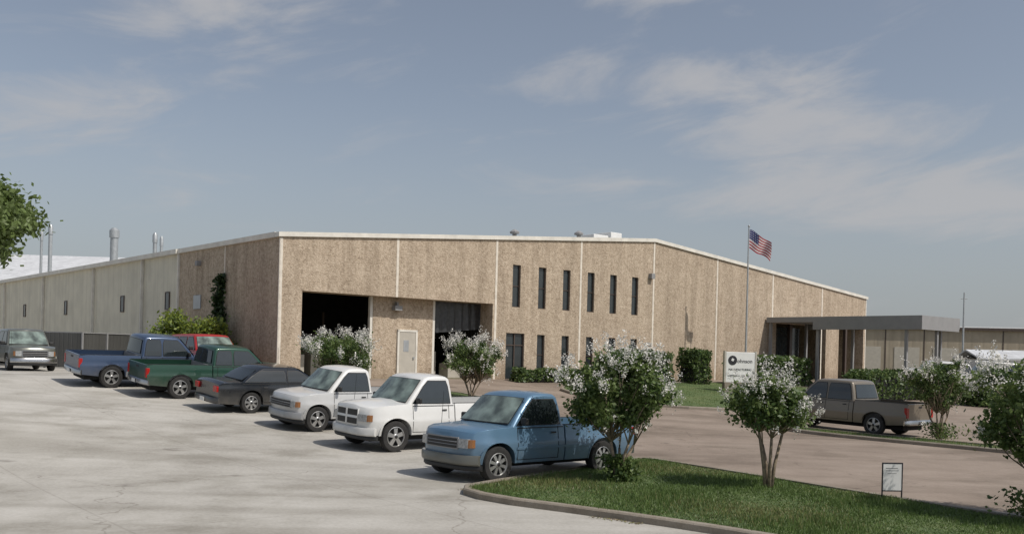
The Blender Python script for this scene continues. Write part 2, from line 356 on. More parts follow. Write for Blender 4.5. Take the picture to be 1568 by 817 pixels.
def window(s0,s1,z0,z1,mull=1):
    g.append((s0+.03,s1-.03,.14,.16,z0+.03,z1-.03))
    fr.extend([(s0,s0+.04,.08,.2,z0,z1),(s1-.04,s1,.08,.2,z0,z1),(s0+.04,s1-.04,.08,.2,z1-.04,z1),(s0+.04,s1-.04,.08,.2,z0,z0+.04)])
    for i in range(mull):
        zz=z0+(z1-z0)*(i+1)/(mull+1); fr.append((s0+.04,s1-.04,.1,.18,zz-.02,zz+.02))
for n in wins: window(n*6-.27,n*6+.27,5.0,7.2)
for n in wins[1:]: window(n*6-.27,n*6+.27,1.5,3.62)
window(12.75,14.0,1.25,3.65,0); fr+= [(13.35,13.42,.08,.2,1.29,3.61),(12.79,13.96,.09,.19,3.0,3.06)]
boxes('window_glass',g,M['glass'],bld); boxes('window_frames',fr,M['frame'],bld)
boxes('entrance_pillar',[(38.2,38.5,.05,.28,1.2,5.1),(45.3,45.5,.05,.28,1.2,5.1)],M['frame'],bld)
box('entrance_storefront',38.5,42.6,2.2,2.3,1.2,5.0,M['glass'],bld)
box('side_wall_aggregate',0,.3,.3,11.5,Z0,E,M['agg'],bld)
box('side_wall_metal',.06,.3,11.5,DEP,Z0,E-.05,M['cream'],bld)
box('right_wall',W8-.3,W8,.3,DEP,Z0,E,M['agg'],bld)
holewall('rear_wall',[(.3,Z0),(W8-.3,Z0),(W8-.3,E-.05),(24,R-.05),(.3,E-.05)],[(5,8,Z0-1,4)],DEP-.3,DEP,M['cream'],bld)
pymesh('roof',[(-.05,.3,E),(24,.3,R),(W8+.05,.3,E),(-.05,DEP,E),(24,DEP,R),(W8+.05,DEP,E),(-.05,.3,E+.1),(24,.3,R+.1),(W8+.05,.3,E+.1),(-.05,DEP,E+.1),(24,DEP,R+.1),(W8+.05,DEP,E+.1)],
  [(0,1,4,3),(1,2,5,4),(6,7,10,9),(7,8,11,10),(0,3,9,6),(2,5,11,8),(0,1,7,6),(1,2,8,7),(3,4,10,9),(4,5,11,10)],M['roof'],bld)
v=[];f=[]
for a,b in ((-.12,24),(24,W8+.12)):
    k=len(v)
    for s in (a,b):
        zt=top(min(max(s,0),W8))
        for y in (-.09,.34):
            for dz in (-.10,.10): v.append((s,y,zt+dz))
    f+=[tuple(i+k for i in q) for q in BOXF]
pymesh('roof_coping',v,f,M['trim'],bld)
boxes('side_gutter',[(-.12,.08,.35,11.5,E-.1,E+.13),(-.22,.08,11.5,DEP,E-.12,E+.12),(-.10,.0,11.44,11.56,Z0,E-.1)],M['trim'],bld)
jl=[(-.04,.11,-.02,.0,Z0,E-.12)]
for i in range(1,8): 
    z0=5.1 if i==1 else Z0
    jl.append((i*6-.065,i*6+.065,-.012,.0,z0,top(i*6)-.12))
jl.append((W8-.1,W8,-.015,0,Z0,E-.12))
jl+= [(-.012,.0,5.70,5.80,Z0,E-.12),(-.02,0,-.02,.08,Z0,E-.12)]
boxes('panel_joints',jl,M['joint'],bld)
sw=[];sf=[]
for t in (13.2,20.5,32.3,43.5,56,70):
    sw.append((.02,.055,t-.25,t+.25,4.5,5.35)); sf+=[(.0,.055,t-.31,t-.25,4.44,5.41),(.0,.055,t+.25,t+.31,4.44,5.41),(0,.055,t-.25,t+.25,5.35,5.41),(0,.055,t-.25,t+.25,4.44,4.5)]
boxes('side_window_glass',sw,M['glass'],bld); boxes('side_window_frames',sf,M['frame'],bld)
boxes('side_downspouts',[(-.1,.05,t,t+.1,Z0,E-.12) for t in (17,26,38,50,62,74)],M['trim'],bld)
box('side_window_unit',-.06,0,8.5,9.4,4.4,5.1,M['galv'],bld,bevel=.02)
box('side_wall_lamp',-.25,0,8.6,8.85,6.55,6.8,M['gray'],bld,bevel=.03)
def ventobj(name,s,y,z,sc,white=False):
    V=[];F=[]; tube(V,F,[(s,y,z),(s,y,z+.5*sc)],[.16*sc,.16*sc],10); tube(V,F,[(s,y,z+.5*sc),(s,y,z+.62*sc),(s,y,z+.8*sc)],[.34*sc,.36*sc,.08*sc],10)
    pymesh(name,V,F,M['gray'],bld)
ventobj('roof_vent',14.4,1.5,top(14.4),.75); ventobj('roof_vent',19.2,1.5,top(19.2),.75)
boxes('rooftop_hvac_unit',[(22.9,24.2,4,5.5,R-.2,R+.6),(24.3,25.3,3.9,5.9,R-.2,R+.85)],M['signw'],bld,bevel=.04)
# canopy
can=empty('entrance_canopy',BM)
CE=-10.7; CR=39.9
box('canopy_roof',35.3,CR,CE,-.1,5.16,5.42,M['gray'],can,bevel=.02)
boxes('canopy_fascia',[(35.22,35.30,CE-.08,-3.6,4.62,5.44),(35.22,35.3,-3.6,-.1,5.1,5.44),(35.3,CR,CE-.08,CE,4.62,5.44),(CR,CR+.08,CE-.08,-.1,4.8,5.44)],M['gray'],can)
boxes('canopy_posts',[(s,s+.16,y,y+.16,.0,5.16) for s in (35.4,CR-.3) for y in (CE+.9,-3.9,-.35)]+[(37.5,37.66,CE+.1,CE+.26,0,5.16)],M['gray'],can)
# ---------------------------------------------------------------- other buildings, stacks, fence
def bldg(name,x0,y0,x1,y1,h,depth,mat,roofmat,rh=0,parts=True):
    d=Vector((x1-x0,y1-y0)); Ln=d.length; a=math.atan2(d.y,d.x)
    r=empty(name,Matrix.Translation((x0,y0,1.2))@Matrix.Rotation(a,4,'Z'))
    box('walls',0,Ln,0,depth,-.3,h,mat,r)
    e=.3
    pymesh('roof',[(-e,-e,h),(Ln+e,-e,h),(Ln+e,depth/2,h+rh),(-e,depth/2,h+rh),(-e,depth+e,h),(Ln+e,depth+e,h),(-e,-e,h+.12),(Ln+e,-e,h+.12),(Ln+e,depth/2,h+rh+.12),(-e,depth/2,h+rh+.12),(-e,depth+e,h+.12),(Ln+e,depth+e,h+.12)],
     [(0,1,2,3),(3,2,5,4),(6,7,8,9),(9,8,11,10),(0,1,7,6),(4,5,11,10),(0,3,9,6),(3,4,10,9),(1,2,8,7),(2,5,11,8)],roofmat,r)
    return r,Ln
r,Ln=bldg('white_roof_warehouse',-100,122,-40,124,8.9,44,M['cream'],M['whiteroof'],5.4)
boxes('doors',[(10,14,-.1,0,-.1,4),(24,28,-.1,0,-.1,4)],M['door'],r)
r,Ln=bldg('tan_storage_building',33,106,110,92,5.3,18,M['tan'],M['roof'],.5)
boxes('doors',[(i*4+1,i*4+3.6,-.05,0,-.2,3.2) for i in range(18)],M['door'],r)
boxes('trim',[(-.1,Ln+.1,-.34,-.3,5.15,5.45)]+[(i*4+.0,i*4+.12,-.03,0,-.2,5.15) for i in range(19)],M['frame'],r)
r,Ln=bldg('white_office_building',37.5,76,60,72,1.9,7,M['signw'],M['whiteroof'],.7)
boxes('windows',[(i*3+1,i*3+2.2,-.04,0,.5,1.4) for i in range(7)],M['glass'],r)
def stack(x,y,z0,z1,rad):
    V=[];F=[]; tube(V,F,[(x,y,1.2),(x,y,z1-1.2),(x,y,z1-1.2),(x,y,z1-.3),(x,y,z1)],[rad*.8,rad*.8,rad,rad,rad*.5],12)
    pymesh('exhaust_stack',V,F,M['galv'],smooth=True,ang=40)
stack(-49.6,118,8,16.8,.6); stack(-43.8,116,8,16.1,.3); stack(-43.0,116,8,15.7,.22); stack(-57.5,118,8,17.0,.3); stack(-58.6,118,8,16.2,.2)
V=[];F=[]; tube(V,F,[(43.5,92,1.2),(43.5,92,9.6)],[.12,.06],8); tube(V,F,[(43.2,92,9.0),(43.8,92,9.0)],[.04,.04],6); pymesh('utility_pole',V,F,M['galv'])
fen=empty('yard_fence')
def fence(p,q,h=1.85):
    p=Vector(p);q=Vector(q); d=q-p; n=int(d.length/2.4)+1
    r_=Matrix.Translation((p.x,p.y,1.25))@Matrix.Rotation(math.atan2(d.y,d.x),4,'Z')
    a=box('fence_panel',0,d.length,-.02,.02,.05,h-.05,M['fence'],fen); a.matrix_world=r_
    b=boxes('fence_posts',[(i*d.length/n-.04,i*d.length/n+.04,-.1,-.02,-.2,h) for i in range(n+1)]+[(0,d.length,-.06,-.02,h-.05,h)],M['gray'],fen); b.matrix_world=r_
fence((-21.7,48),(-36,50.5)); fence((-21.7,48),(-20.0,52.8))
# ---------------------------------------------------------------- vegetation
def ell(n,c,r,shell=.35):
    p=rng.normal(size=(n,3)); p/=np.linalg.norm(p,axis=1)[:,None]; q=(rng.uniform(shell**3,1,n)**(1/3))[:,None]
    return np.array(c)+p*q*np.array(r)
def myrtle(x,y,H,cw,z0,nl,lowleaf=0,fl=70,stems=5,seedv=1,lift=0,lw=None,fs=1.0,cwid=.9):
    global rng
    rng=np.random.default_rng(seedv); random.seed(seedv)
    zb=gxy(x,y)+lift
    root=empty('crape_myrtle_tree',Matrix.Translation((x,y,zb)))
    cz=(z0+H)/2; rz=(H-z0)/2; rx=cw/2
    nc=int(34+cw*15)
    C=ell(nc,(0,0,cz),(rx*.9,rx*.9,rz*.86),.35)
    C[:,0]+= .14*rx*np.sin(C[:,2]*7+seedv); 
    k=(C[:,2]-z0)/(H-z0); C[:,:2]*= (.78+.36*k)[:,None]
    V=[];F=[]
    tips=[]
    for i in range(stems):
        a=2*math.pi*i/stems+random.uniform(-.4,.4); r1=rx*random.uniform(.22,.5)
        fork=Vector((math.cos(a)*r1*.7,math.sin(a)*r1*.7,z0*random.uniform(.75,1.05)))
        p0=Vector((math.cos(a)*.05,math.sin(a)*.05,-.1)); pm=Vector((math.cos(a)*.09+random.uniform(-.03,.03),math.sin(a)*.09,z0*.4))
        tube(V,F,[p0,pm,fork],[.045,.034,.026],6)
        tips.append(fork)
    for c in C:
        c=Vector(c); t=min(tips,key=lambda q:(q-c).length*random.uniform(.8,1.2)); mid=t.lerp(c,.5)+Vector((random.uniform(-.06,.06),random.uniform(-.06,.06),-.04))
        tube(V,F,[t,mid,c],[.016,.011,.005],4)
    pymesh('trunk_and_branches',V,F,M['bark'],root,smooth=True)
    ci=rng.integers(0,nc,nl); cr=rng.uniform(.10,.24,nc)*(.7+.3*cw/2)
    P=C[ci]+rng.normal(size=(nl,3))*cr[ci][:,None]*np.array([.6,.6,.5])
    if lowleaf:
        lw_=lw or .14
        Q=np.c_[rng.normal(size=lowleaf)*lw_,rng.normal(size=lowleaf)*lw_,rng.uniform(.02,z0*.6,lowleaf)]
        Q[:,0]+=.1*np.sin(Q[:,2]*8); P=np.r_[P,Q]
    m=len(P); sz=rng.uniform(.035,.075,m)
    v1,f1=leafcloud(P,sz)
    lum=np.r_[rng.uniform(0,1,nc)[ci]*.6+rng.uniform(0,.4,nl),rng.uniform(0,1,m-nl)]
    mi=(lum>.40).astype(int)
    d=rng.normal(size=(fl,3)); d/=np.linalg.norm(d,axis=1)[:,None]; flip=(d[:,2]<-.05)&(rng.uniform(size=fl)<.85); d[flip,2]*=-1
    near=np.argmax(((C-np.array([0,0,cz]))/np.array([rx,rx,rz]))@d.T,axis=0)
    base=C[near]*.65+.35*(np.array([0,0,cz])+d*np.array([rx,rx,rz]))
    fc=base+d*rng.uniform(.04,.22,fl)[:,None]+np.array([0,0,.05])+rng.normal(size=(fl,3))*.09
    per=26; hs_=rng.uniform(.55,1.35,fl)[:,None,None]*fs
    lean=d*np.array([.6,.6,.3])+np.array([0,0,.8]); tt=rng.uniform(-1,1,(fl,per,1))
    ff=(fc[:,None,:]+lean[:,None,:]*tt*.10*hs_+rng.normal(size=(fl,per,3))*.036*hs_*(1-.5*tt)).reshape(-1,3)
    v2,f2=leafcloud(ff,rng.uniform(.020,.042,len(ff))*fs,1.0)
    fastmesh('foliage',np.r_[v1,v2],np.r_[f1,f2+len(v1)],[M['leafd'],M['leafl'],M['flower']],np.r_[mi,np.full(len(f2),2)],root)
    return root
myrtle(2.2,19.25,2.70,2.35,.85,15000,lowleaf=1900,fl=210,seedv=3,lift=.09)
myrtle(5.12,18.8,2.2,1.74,1.08,8000,fl=110,stems=4,seedv=5,lift=.09)
myrtle(9.2,15.65,2.85,3.1,.7,18000,lowleaf=3600,fl=230,seedv=8,lift=.09,lw=.36)
myrtle(14.5,32.2,2.75,2.2,.9,9000,fl=110,lowleaf=700,seedv=9,lift=.09,lw=.25,fs=1.2)
myrtle(-6.5,36.3,2.5,2.9,.8,9500,fl=200,seedv=11,lift=.05,fs=1.35)
myrtle(-1.6,38.2,2.6,2.45,.8,9000,fl=180,seedv=13,lift=.05,fs=1.35)
def bush(name,x,y,rx,ry,h,n,mats,rot=0,size=(.05,.10),boxy=False,z=None):
    zb=gxy(x,y) if z is None else z
    r=empty(name,Matrix.Translation((x,y,zb))@Matrix.Rotation(rot,4,'Z'))
    nc=int(14+rx*ry*8)
    if boxy:
        p=rng.uniform(-1,1,(n,3)); ax=rng.integers(0,3,n); sg=np.where(rng.uniform(size=n)>.5,1,-1); p[np.arange(n),ax]=sg*rng.uniform(.8,1.06,n)
        p[:,2]=np.abs(p[:,2]); P=p*np.array([rx,ry,h]); P[:,2]+= (.07*np.sin(P[:,0]*3+x)+.05*np.sin(P[:,0]*9))*p[:,2]; P[:,0]+=.1*np.sin(P[:,2]*4)
        core=boxv(-rx*.86,rx*.86,-ry*.82,ry*.82,-.05,h*.84); pymesh('dark_core',core,BOXF,M['under'],r,bevel=.1)  # solid near-black box filling the hedge behind its leaves
    else:
        C=ell(nc,(0,0,h*.45),(rx*.8,ry*.8,h*.5),.4); C[:,2]=np.abs(C[:,2]); ci=rng.integers(0,nc,n)
        P=C[ci]+rng.normal(size=(n,3))*min(rx,ry,h)*.2
        V=[];F=[]
        for c in C: tube(V,F,[(0,0,-.05),(c[0]*.4,c[1]*.4,c[2]*.5),tuple(c)],[.03,.02,.006],4)
        pymesh('stems',V,F,M['bark'],r)
    v,f=leafcloud(P,rng.uniform(size[0],size[1],n))
    fastmesh('foliage',v,f,mats,rng.integers(0,len(mats),n),r)
    return r
HD=[M['hedge'],M['leafd'],M['leafl']]
def hedge(s0,s1,d,w,h,n,extra=0,lift=.05):
    x,y=SD((s0+s1)/2,d); bush('hedge',x,y,(s1-s0)/2,w/2,h,n,HD,rot=A,size=(.07,.15),boxy=True,z=gz(d)+lift)
hedge(18.4,22.3,2.4,1.4,1.75,4500)
hedge(24.8,26.2,2.0,1.4,1.9,2500)
hedge(28.2,35.0,2.9,1.6,1.7,7000)
hedge(31,38.5,9.2,1.6,1.55,6500)
hedge(37,47,13,1.6,1.3,6500)
hedge(12.6,16.8,1.0,.7,.55,2500)
bush('yellow_green_shrub',-14.7,43.9,2.1,1.2,2.9,12000,[M['leafy'],M['leafl'],M['leafy']],size=(.07,.14))
n=3600; zz=rng.uniform(1.2,6.0,n); tt=rng.normal(size=n)*(.42-.05*zz)+5.9; tt+=.12*np.sin(zz*3); keep=rng.uniform(size=n)<1.2-(zz-1.2)/6; tt=tt[keep];zz=zz[keep]
P=np.c_[-np.abs(rng.normal(size=len(tt)))*.2-.02,tt,zz]; v,f=leafcloud(P,rng.uniform(.08,.16,len(tt)))
o=fastmesh('climbing_ivy_plant',v,f,[M['ivy'],M['leafd']],(rng.uniform(size=len(f))>.75).astype(int)); o.matrix_world=BM
# left oak
ox,oy=-13.95,22.5; ob=gxy(ox,oy); oak=empty('oak_tree',Matrix.Translation((ox,oy,ob)))
V=[];F=[]; tube(V,F,[(0,0,-.2),(.05,0,1.2),(.0,.1,2.6),(.1,.1,3.4)],[.26,.2,.17,.13],10)
C=ell(64,(0.05,0,4.9),(2.6,2.5,.85),.25)
C[:,2]+=.12-.05*(C[:,0]/2.6)+rng.normal(size=len(C))*.12
for c in C:
    c=Vector(c); s=Vector((.05,.05,random.uniform(2.4,3.4))); m=s.lerp(c,.5)+Vector((0,0,.25)); tube(V,F,[s,m,c],[.07,.04,.012],5)
pymesh('trunk_and_limbs',V,F,M['bark'],oak,smooth=True)
n=40000; ci=rng.integers(0,len(C),n); P=C[ci]+rng.normal(size=(n,3))*np.array([.25,.25,.18]); v,f=leafcloud(P,rng.uniform(.055,.11,n))
lm=(rng.uniform(size=len(C))[ci]*.6+rng.uniform(0,.4,n)>.45).astype(int)
fastmesh('foliage',v,f,[M['oak'],M['leafl']],lm,oak)
bush('shrub',-5.35,9.9,.3,.3,.16,1500,[M['leafl'],M['leafd']],size=(.02,.05))
# ---------------------------------------------------------------- vehicles
def vehicle(name,P,heading,wheel,near,sp):
    W=sp['W']; wb=sp['wb']; fo=sp['fo']; ro=sp['ro']; rk=sp.get('rk',.38); Rw=sp.get('Rw',.37); ra=Rw+.075; col=sp['paint']
    h=Vector(heading).normalized(); l=Vector((-h.y,h.x)); P=Vector(P); tr=W/2-.12
    root=P - (l*tr if near=='L' else -l*tr) + (h*wb if wheel=='R' else h*0)
    zf=gxy(*root); zr=gxy(*(root-h*wb)); mid=root-h*wb/2; zl=gxy(*(mid+l*tr)); zrt=gxy(*(mid-l*tr))
    X=Vector((h.x*wb,h.y*wb,zf-zr)).normalized(); Y=Vector((l.x*2*tr,l.y*2*tr,zl-zrt)).normalized(); Z=X.cross(Y).normalized(); Y=Z.cross(X)
    T=Matrix(((X.x,Y.x,Z.x,root.x),(X.y,Y.y,Z.y,root.y),(X.z,Y.z,Z.z,zf+.006),(0,0,0,1)))
    e=empty(name,T)
    zb=sp['belt']; tail=-wb-ro
    ncv=sp.get('ncurve',.17)
    def sy(x,z):
        y=W/2-.05*min(1.6,abs((z-.72)/.42))**2
        if z>.80: y-=.012*min(1,(z-.80)/.04)
        xn=x-(fo-.6)
        if xn>0: y-=.15*(xn/.6)**2
        xt=(tail+.4)-x
        if xt>0: y-=.05*(xt/.4)**2
        return y
    def nosex(y): return -ncv*abs(y/(W/2))**3.2
    def arch(xw):
        return [(xw-ra*math.cos(math.pi*k/16),rk+(ra+Rw-rk)*math.sin(math.pi*k/16)**.85) for k in range(17)]
    def shaped(nm,poly,inner=None,crown=.045,bev=.035,mat=None,gx=.2):
        bm=bmesh.new()
        y0=-1 if inner is None else 0.0
        a=[bm.verts.new((x,1,z)) for x,z in poly]; f=bm.faces.new(a)
        r_=bmesh.ops.extrude_face_region(bm,geom=[f]); 
        for g_ in r_['geom']:
            if isinstance(g_,bmesh.types.BMVert): g_.co.y=y0
        bmesh.ops.recalc_face_normals(bm,faces=bm.faces)
        xs=[p[0] for p in poly]; zs=[p[1] for p in poly]
        def cut(co,no): bmesh.ops.bisect_plane(bm,geom=bm.verts[:]+bm.edges[:]+bm.faces[:],plane_co=co,plane_no=no,dist=1e-4)
        x=min(xs)+gx*.37
        while x<max(xs): cut((x,0,0),(1,0,0)); x+=gx
        for z in (.50,.62,.74,.80,.84,.95,1.05,1.13): 
            if rk+.05<z<max(zs)-.03: cut((0,0,z),(0,0,1))
        if inner is None:
            for q in (-.95,-.86,-.75,-.6,-.3,.3,.6,.75,.86,.95): cut((0,q,0),(0,1,0))
        def fin(sgn):
            b2=bm.copy()
            for v in b2.verts:
                x,t,z=v.co
                if inner is None:
                    v.co.y=t*sy(x,z); 
                    if z>zb-.35 or (x>fo-.5 and z>sp['hz0']-.03): v.co.z=z+crown*(1-abs(t)**2.5)+ (sp.get('bulge',0)*max(0,1-(t/.45)**4) if x>-.35 else 0)
                    if x>fo-.5: v.co.x=x-ncv*abs(t)**3.2*min(1,(x-fo+.5)/.5)
                else:
                    yo=sy(x,z); v.co.y=sgn*(yo-(1-t)*inner)
            if sgn<0 : bmesh.ops.reverse_faces(b2,faces=b2.faces)
            bmesh.ops.recalc_face_normals(b2,faces=b2.faces)
            me=bpy.data.meshes.new(nm); b2.to_mesh(me); b2.free(); me.materials.append(mat or col)
            me.polygons.foreach_set('use_smooth',[True]*len(me.polygons)); me.set_sharp_from_angle(angle=math.radians(32))
            o=bpy.data.objects.new(nm,me); link(o,e)
            bv=o.modifiers.new('b','BEVEL'); bv.width=bev; bv.segments=3; bv.limit_method='ANGLE'; bv.angle_limit=math.radians(40)
        fin(1)
        if inner is not None: fin(-1)
        bm.free()
    def strip(nm,pts,w,mat,off=.003,both=True):
        V=[];F=[]
        for sg in ((1,-1) if both else (1,)):
            dense=[]
            for a,b in zip(pts[:-1],pts[1:]):
                n=max(1,int(math.hypot(b[0]-a[0],b[1]-a[1])/.08)); dense+=[(a[0]+(b[0]-a[0])*i/n,a[1]+(b[1]-a[1])*i/n) for i in range(n)]
            dense.append(pts[-1]); k=len(V)
            for i,p in enumerate(dense):
                a=dense[max(i-1,0)]; b=dense[min(i+1,len(dense)-1)]; t=Vector((b[0]-a[0],b[1]-a[1])).normalized(); nn=Vector((-t.y,t.x))*w/2
                for s_ in (1,-1):
                    x=p[0]+nn.x*s_; z=p[1]+nn.y*s_; V.append((x,sg*(sy(x,z)+off),z)); V.append((x,sg*(sy(x,z)-.02),z))
            for i in range(len(dense)-1):
                a=k+i*4; b=a+4
                F+=[(a,b,b+2,a+2),(a,a+1,b+1,b),(a+2,b+2,b+3,a+3)]
        return pymesh(nm,V,F,mat,e)
    xc=sp['cab'][3]
    pick=sp.get('bed',True)
    hz=sp['hz0']
    nose=[(fo-.05,rk+.02),(fo,rk+.16),(fo+.015,(rk+hz)/2+.05),(fo-.005,hz-.10),(fo-.05,hz-.02),(fo-.13,hz+.015)]
    if pick:
        poly=[(xc,rk),(-ra-.001,rk)]+arch(0)[1:-1]+[(ra,rk)]+nose+sp['hood']+[(xc,zb)]
        shaped('body_front',poly)
        xb=xc-.035; bz=sp.get('bedz',zb-.02)
        poly=[(tail+.03,rk+.06),(-wb-ra,rk)]+arch(-wb)[1:-1]+[(-wb+ra,rk),(xb,rk),(xb,bz),(tail+.02,bz),(tail,bz-.08)]
        shaped('bed_side',poly,inner=.09,bev=.018)
        yi=W/2-.14
        box('tailgate',tail,tail+.07,-yi,yi,.62,bz-.01,col,e,bevel=.015)
        boxes('tailgate_handle',[(tail-.008,tail,-.12,.12,bz-.16,bz-.10)],M['black'],e)
        boxes('bed_floor',[(tail+.07,xb,-yi,yi,.62,.70),(xb-.05,xb,-yi,yi,.7,bz-.01)]+[(-wb-ra,-wb+ra,s*yi-.12*(s>0),s*yi+.12*(s<0),.7,.86) for s in (1,-1)],sp.get('bedmat',M['gray']),e)
        box('bed_rail_cap',tail+.03,xb,yi-.0,yi+.06,bz,bz+.015,M['black'],e); box('bed_rail_cap',tail+.03,xb,-yi-.06,-yi,bz,bz+.015,M['black'],e)
    else:
        poly=[(tail+.05,rk+.05),(-wb-ra,rk)]+arch(-wb)[1:-1]+[(-wb+ra,rk),(-ra,rk)]+arch(0)[1:-1]+[(ra,rk)]+nose+sp['hood']+sp['rear']
        shaped('body',poly)
        xb=tail
    box('underbody',tail+.25,fo-.25,-W/2+.34,W/2-.34,.26,.72,M['under'],e)
    ax,bx,cx,dx=sp['cab']; zr_=sp['roof']; yb=sy((ax+dx)/2,zb)-.025; yt=yb-sp.get('tum',.15)
    K=[(ax,zb-.03),(ax+(bx-ax)*.36,zb+(zr_-zb)*.37),(ax+(bx-ax)*.70,zb+(zr_-zb)*.70),(bx+.03,zr_-.055),(bx-.10,zr_-.005),((bx+cx)/2,zr_+.012),(cx+.10,zr_-.002),(cx-.0,zr_-.055),((cx+dx)/2-.0,(zb+zr_)/2),(dx,zb-.03)]
    ts=[-1,-.93,-.8,-.5,0,.5,.8,.93,1]; V=[];F=[]
    def gyz(z): 
        q=min(1,max(0,(z-zb)/(zr_-zb))); return yb+(yt-yb)*q**1.15
    for i,(x,z) in enumerate(K):
        for t in ts:
            bow=(.11 if i<=3 else (.06 if i==4 else (-.05 if i>=6 else 0)))*(1-t*t)
            V.append((x+bow,t*gyz(z),z+(.045*(1-abs(t)**2.5) if 3<=i<=7 else 0)))
    m_=len(ts)
    for i in range(len(K)-1):
        for j in range(m_-1): F.append((i*m_+j,i*m_+j+1,(i+1)*m_+j+1,(i+1)*m_+j))
    F.append(tuple(i*m_ for i in range(len(K)))); F.append(tuple(i*m_+m_-1 for i in range(len(K))))
    pymesh('cab',V,F,sp.get('cabpaint',col),e,smooth=True,ang=35,bevel=.045)
    def pane(nm,xa,za,xb_,zb_,bow,mat,off,lo=.07,hi=.90,yw=.9,trim=None):
        nn=Vector((zb_-za,0,-(xb_-xa))).normalized()
        sgx=-1 if bow<0 else 1
        def make(nm,lo,hi,yw,off,mat):
            V=[];F=[]; o3=Vector((sgx*abs(nn.x),0,abs(nn.z)))*off
            rows=np.linspace(lo,hi,5)
            for tt in rows:
                x=xa+(xb_-xa)*tt; z=za+(zb_-za)*tt
                for t in np.linspace(-yw,yw,11): V.append((x+bow*(1-t*t)+o3.x,t*gyz(z),z+o3.z+(.02 if tt==rows[-1] else 0)*(1-t*t)))
            for i in range(4):
                for j in range(10): F.append((i*11+j,i*11+j+1,(i+1)*11+j+1,(i+1)*11+j))
            pymesh(nm,V,F,mat,e,smooth=True)
        make(nm+'_seal',lo-.025,hi+.02,yw+.02,off-.006,M['black'])
        make(nm,lo,hi,yw,off,mat)
    pane('windshield',ax,zb,bx+.03,zr_-.045,.11,sp.get('wsmat',M['wglass']),.034,yw=.90)
    pane('rear_glass',dx,zb,cx-.0,zr_-.05,-.05,M['cglass'],.024,lo=.15,hi=.86,yw=.82)
    fx=lambda z: ax+(bx-ax)*(z-zb)/(zr_-zb)-.12
    rx_=lambda z: dx+(cx-dx)*(z-zb)/(zr_-zb)+.10
    zl_,zh=zb+.035,zr_-.105
    sp_=sp.get('split',[]); bounds=[None]+sp_+[None]
    for nm,gro,off,mt in (('side_window_seal',.018,.004,M['black']),('side_windows',0,.009,M['cglass'])):
        V=[];F=[]
        for i in range(len(bounds)-1):
            f_lo,f_hi=(fx(zl_),fx(zh)) if bounds[i] is None else (bounds[i]-.045,)*2
            r_lo,r_hi=(rx_(zl_),rx_(zh)) if bounds[i+1] is None else (bounds[i+1]+.045,)*2
            for sg in (1,-1):
                k=len(V); zs_=np.linspace(zl_-gro,zh+gro,5)
                for q,z in enumerate(zs_):
                    u=q/4
                    cut_=.04 if q==4 else 0
                    V.append((f_lo+(f_hi-f_lo)*u+gro-cut_,sg*(gyz(z)+off),z)); V.append((r_lo+(r_hi-r_lo)*u-gro+cut_,sg*(gyz(z)+off),z))
                for q in range(4): F.append((k+2*q,k+2*q+1,k+2*q+3,k+2*q+2))
        pymesh(nm,V,F,mt,e)
    def wheel_mesh(x,sg):
        V=[];F=[];mi=[]; n=36; prof=[(Rw*.60,-.10),(Rw*.80,-.12),(Rw*.95,-.115),(Rw,-.075),(Rw,.075),(Rw*.96,.112),(Rw*.80,.12),(Rw*.66,.108),(Rw*.645,.088)]
        rimp=[(Rw*.66,.104),(Rw*.62,.110),(Rw*.59,.09),(Rw*.56,.02),(.0,.02)]
        def lathe(pr,m):
            k=len(V)
            for r_,y in pr:
                for j in range(n): a=2*math.pi*j/n; V.append((r_*math.cos(a),y,r_*math.sin(a)))
            for i in range(len(pr)-1):
                for j in range(n): F.append((k+i*n+j,k+i*n+(j+1)%n,k+(i+1)*n+(j+1)%n,k+(i+1)*n+j)); mi.append(m if not (m==1 and i>=2) else 2)
        lathe(prof,0); lathe(rimp,1); lathe([(Rw*.19,.03),(Rw*.18,.1),(Rw*.12,.115),(0.001,.12)],1)
        ns=sp.get('spokes',5)
        for s_ in range(ns):
            a=2*math.pi*s_/ns+.3; ca,sa=math.cos(a),math.sin(a); k=len(V); hw=sp.get('sw',.045)
            for r_,y,q in ((Rw*.1,.1,hw*.8),(Rw*.605,.085,hw*1.15)):
                for t in (-1,1):
                    for yy in (y,y-.05): V.append((r_*ca-t*q*sa,yy,r_*sa+t*q*ca))
            for q in BOXF: F.append(tuple(k+i for i in q)); mi.append(1)
        V=[(v[0]+x,(v[1])*sg+sg*tr,v[2]+Rw) for v in V]
        pymesh('wheel',V,F,[M['tire'],M['rim'],M['black']],e,midx=mi,smooth=True,ang=30)
    for x in (0,-wb):
        for sg in (1,-1): wheel_mesh(x,sg)
    def bumper(nm,x0,dirn,z0,z1,mat,wrap=.25,th=.09,ww=W/2-.02):
        V=[];F=[]; ys=np.linspace(-1,1,15)
        zz=[(z0,.03),(z0+.03,0),(z1-.03,0),(z1,.02)]
        for t in ys:
            bx_=x0+dirn*(.05-(ncv+.10)*abs(t)**4) if dirn>0 else x0+dirn*(.05-.12*abs(t)**6)
            yy=t*ww
            for z,dd in zz: V.append((bx_-dirn*dd,yy,z))
            for z in (z1,z0): V.append((bx_-dirn*th,yy*.96,z))
        for i in range(14):
            for k in range(6): F.append((i*6+k,i*6+(k+1)%6,(i+1)*6+(k+1)%6,(i+1)*6+k))
        F+=[tuple(range(6)),tuple(len(V)-6+k for k in range(6))]
        pymesh(nm,V,F,mat,e,smooth=True,ang=35)
    bm_=sp.get('bump',M['chrome'])
    bumper('front_bumper',fo+.02,1,rk-.01,rk+.19,bm_); bumper('front_valance',fo-.04,1,rk-.12,rk-.015,M['black'])
    bumper('rear_bumper',tail-.03,-1,rk+.04,rk+.22,sp.get('rbump',bm_))
